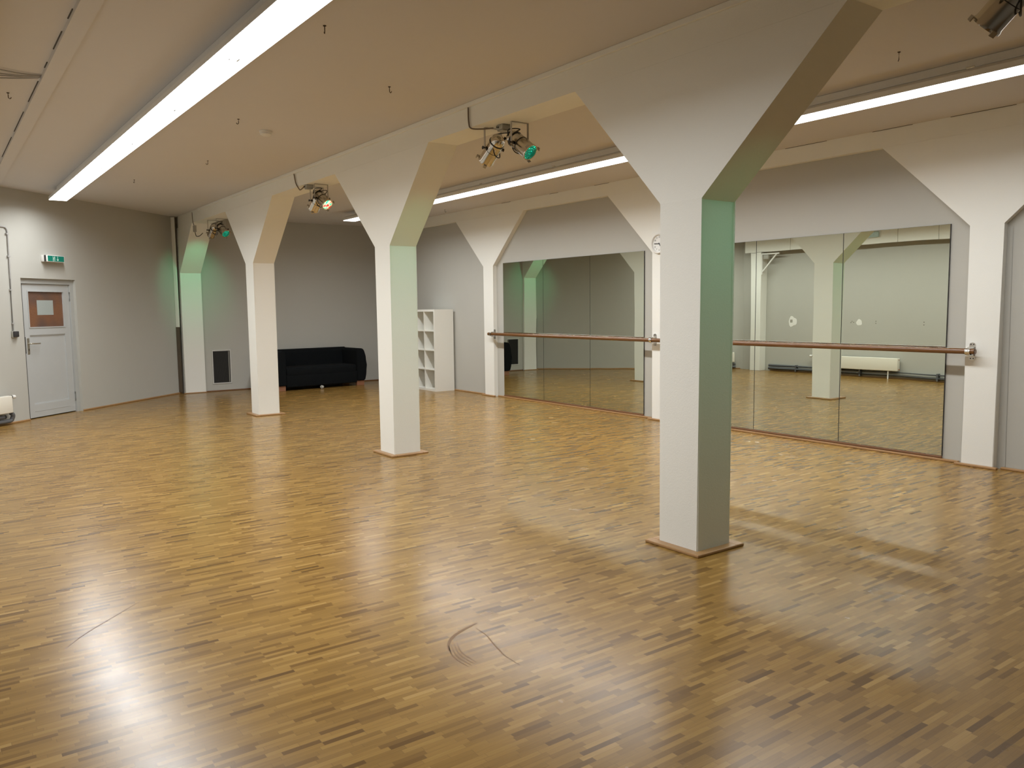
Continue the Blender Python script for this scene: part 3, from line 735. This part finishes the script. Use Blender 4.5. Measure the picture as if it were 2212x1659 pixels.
for s in (-1, 1):
    bm = B(); prof = [(.735, .10), (.905, .10), (.935, .22), (.945, .40), (.930, .58), (.895, .69), (.86, .725), (.77, .735), (.735, .70)]
    prism(bm, [(s*x, -.02, z) for x, z in prof], (0, .78, 0))
    bmesh.ops.bevel(bm, geom=[e for e in bm.edges], offset=.014, segments=3, affect='EDGES'); obj('armrest', bm, M['sofa'], t, True)
    for y in (.02, .62):
        bm = B(); box(bm, (s*.82-.08, y, 0), (s*.82+.08, y+.07, .099), None, .006); obj('leg', bm, M['sofaleg'], t)
bm = B(); bmesh.ops.create_icosphere(bm, subdivisions=3, radius=.036)
for q in bm.verts:
    q.co *= 1+.35*math.sin(q.co.x*150+q.co.z*80)*math.cos(q.co.y*120); q.co.z = (q.co.z+.036)*.8; q.co.x *= .8
zm = min(q.co.z for q in bm.verts)
for q in bm.verts: q.co.z -= zm-.0005
o = tag(obj('crumpled_tissue', bm, M['tissue'], None, True), 'small crumpled white tissue lying under the front edge of the sofa', 'tissue'); o.location = (5.95, 14.385, 0)

# ------------------------------------------------------------------ cube shelf by the mirror wall
sx0, sx1, sy0, sy1, sz = 7.302, 7.692, 12.46, 13.23, 1.47
t = thing('cube_shelf', (7.497, 12.845, 0), 'white open cube shelf with eight compartments', 'shelf')
ox, oy = 7.497, 12.845; A_ = (sx0-ox, sx1-ox, sy0-oy, sy1-oy); th = .038
for y0, y1 in ((A_[2], A_[2]+th), (A_[3]-th, A_[3])):
    bm = B(); box(bm, (A_[0], y0, th+.0003), (A_[1], y1, sz-th-.0003)); obj('side_panel', bm, M['shelf'], t)
for z0, nm in ((0.0, 'bottom_panel'), (sz-th, 'top_panel')):
    bm = B(); box(bm, (A_[0], A_[2], z0), (A_[1], A_[3], z0+th)); obj(nm, bm, M['shelf'], t)
bm = B(); box(bm, (A_[0]+.002, -.008, th+.0003), (A_[1], .008, sz-th-.0003)); obj('divider', bm, M['shelf'], t)
for k in (1, 2, 3):
    z = th+(sz-2*th)*k/4
    for y0, y1 in ((A_[2]+th+.0003, -.0085), (.0085, A_[3]-th-.0003)):
        bm = B(); box(bm, (A_[0]+.002, y0, z-.008), (A_[1], y1, z+.008)); obj('shelf_board', bm, M['shelf'], t)

# thin cable on the wall right of the near pilaster
t = tag(obj('wall_cable', (lambda b: (tube(b, [(XM-.004, 3.19, .03), (XM-.004, 3.215, 2.15)], .0032, 8), b)[1])(B()), M['wall'], None, True), 'thin painted cable running down the wall beside the barre-end flat pillar', 'cable')

# scuffs and scratches on the parquet
def ribbon(bm, pts, w, z=.0006):
    P = smooth_path([(x, y, z) for x, y in pts], 5); n = len(P); L, R = [], []
    for i, p in enumerate(P):
        d = (P[min(i+1, n-1)]-P[max(i-1, 0)]).normalized(); s = V((-d.y, d.x, 0))
        ww = w*(0.25+0.75*math.sin(PI*(i+.3)/(n-.4)))
        L.append(bm.verts.new(p+s*ww/2)); R.append(bm.verts.new(p-s*ww/2))
    for i in range(n-1): bm.faces.new([L[i], R[i], R[i+1], L[i+1]])
main = [(1.987, 3.111), (1.86, 3.059), (1.785, 2.982), (1.752, 2.904), (1.739, 2.838), (1.743, 2.752)]
bm = B(); ribbon(bm, [(2.03, 3.12)]+main[:4], .016)
for k in range(4): ribbon(bm, [(x+.017*k, y+.004*k) for x, y in main[2:]], .006)
objs('scuff_mark', bm, M['scuff'], floor)
bm = B(); ribbon(bm, [(1.99, 3.07), (1.984, 2.977), (1.958, 2.881), (1.937, 2.793), (1.926, 2.748), (1.922, 2.626)], .006); obj('scuff_mark', bm, M['scuff'], floor)
bm = B(); ribbon(bm, [(.399, 3.991), (.498, 4.128), (.684, 4.317), (.805, 4.441)], .006); obj('scuff_mark', bm, M['scuff'], floor)

# ------------------------------------------------------------------ world and camera
w = bpy.data.worlds.new('World'); S.world = w; w.use_nodes = True
w.node_tree.nodes['Background'].inputs[0].default_value = (.02, .02, .02, 1); w.node_tree.nodes['Background'].inputs[1].default_value = 0.0
yaw, pit, rol, F = math.radians(35.7972), math.radians(-5.4679), math.radians(-.6643), 1740.47
fwd = V((math.sin(yaw)*math.cos(pit), math.cos(yaw)*math.cos(pit), math.sin(pit)))
rt = V((math.cos(yaw), -math.sin(yaw), 0)); up = rt.cross(fwd)
r2 = rt*math.cos(rol)+up*math.sin(rol); u2 = -rt*math.sin(rol)+up*math.cos(rol)
cd = bpy.data.cameras.new('camera'); cd.sensor_fit = 'HORIZONTAL'; cd.sensor_width = 36; cd.lens = F/2212*36; cd.clip_start = .05; cd.clip_end = 60
co = bpy.data.objects.new('camera', cd); COL.objects.link(co)
co.matrix_world = Matrix(((r2.x, u2.x, -fwd.x, 0), (r2.y, u2.y, -fwd.y, 0), (r2.z, u2.z, -fwd.z, 1.5), (0, 0, 0, 1)))
S.camera = co
vs = S.view_settings; vs.view_transform = 'Standard'; vs.look = 'None'; vs.gamma = 1; vs.use_curve_mapping = False; vs.exposure = 0.0
S.cycles.max_bounces = 10; S.cycles.diffuse_bounces = 6; S.cycles.glossy_bounces = 4
S.cycles.caustics_reflective = True; S.cycles.blur_glossy = 0.0; S.cycles.sample_clamp_indirect = 12.0
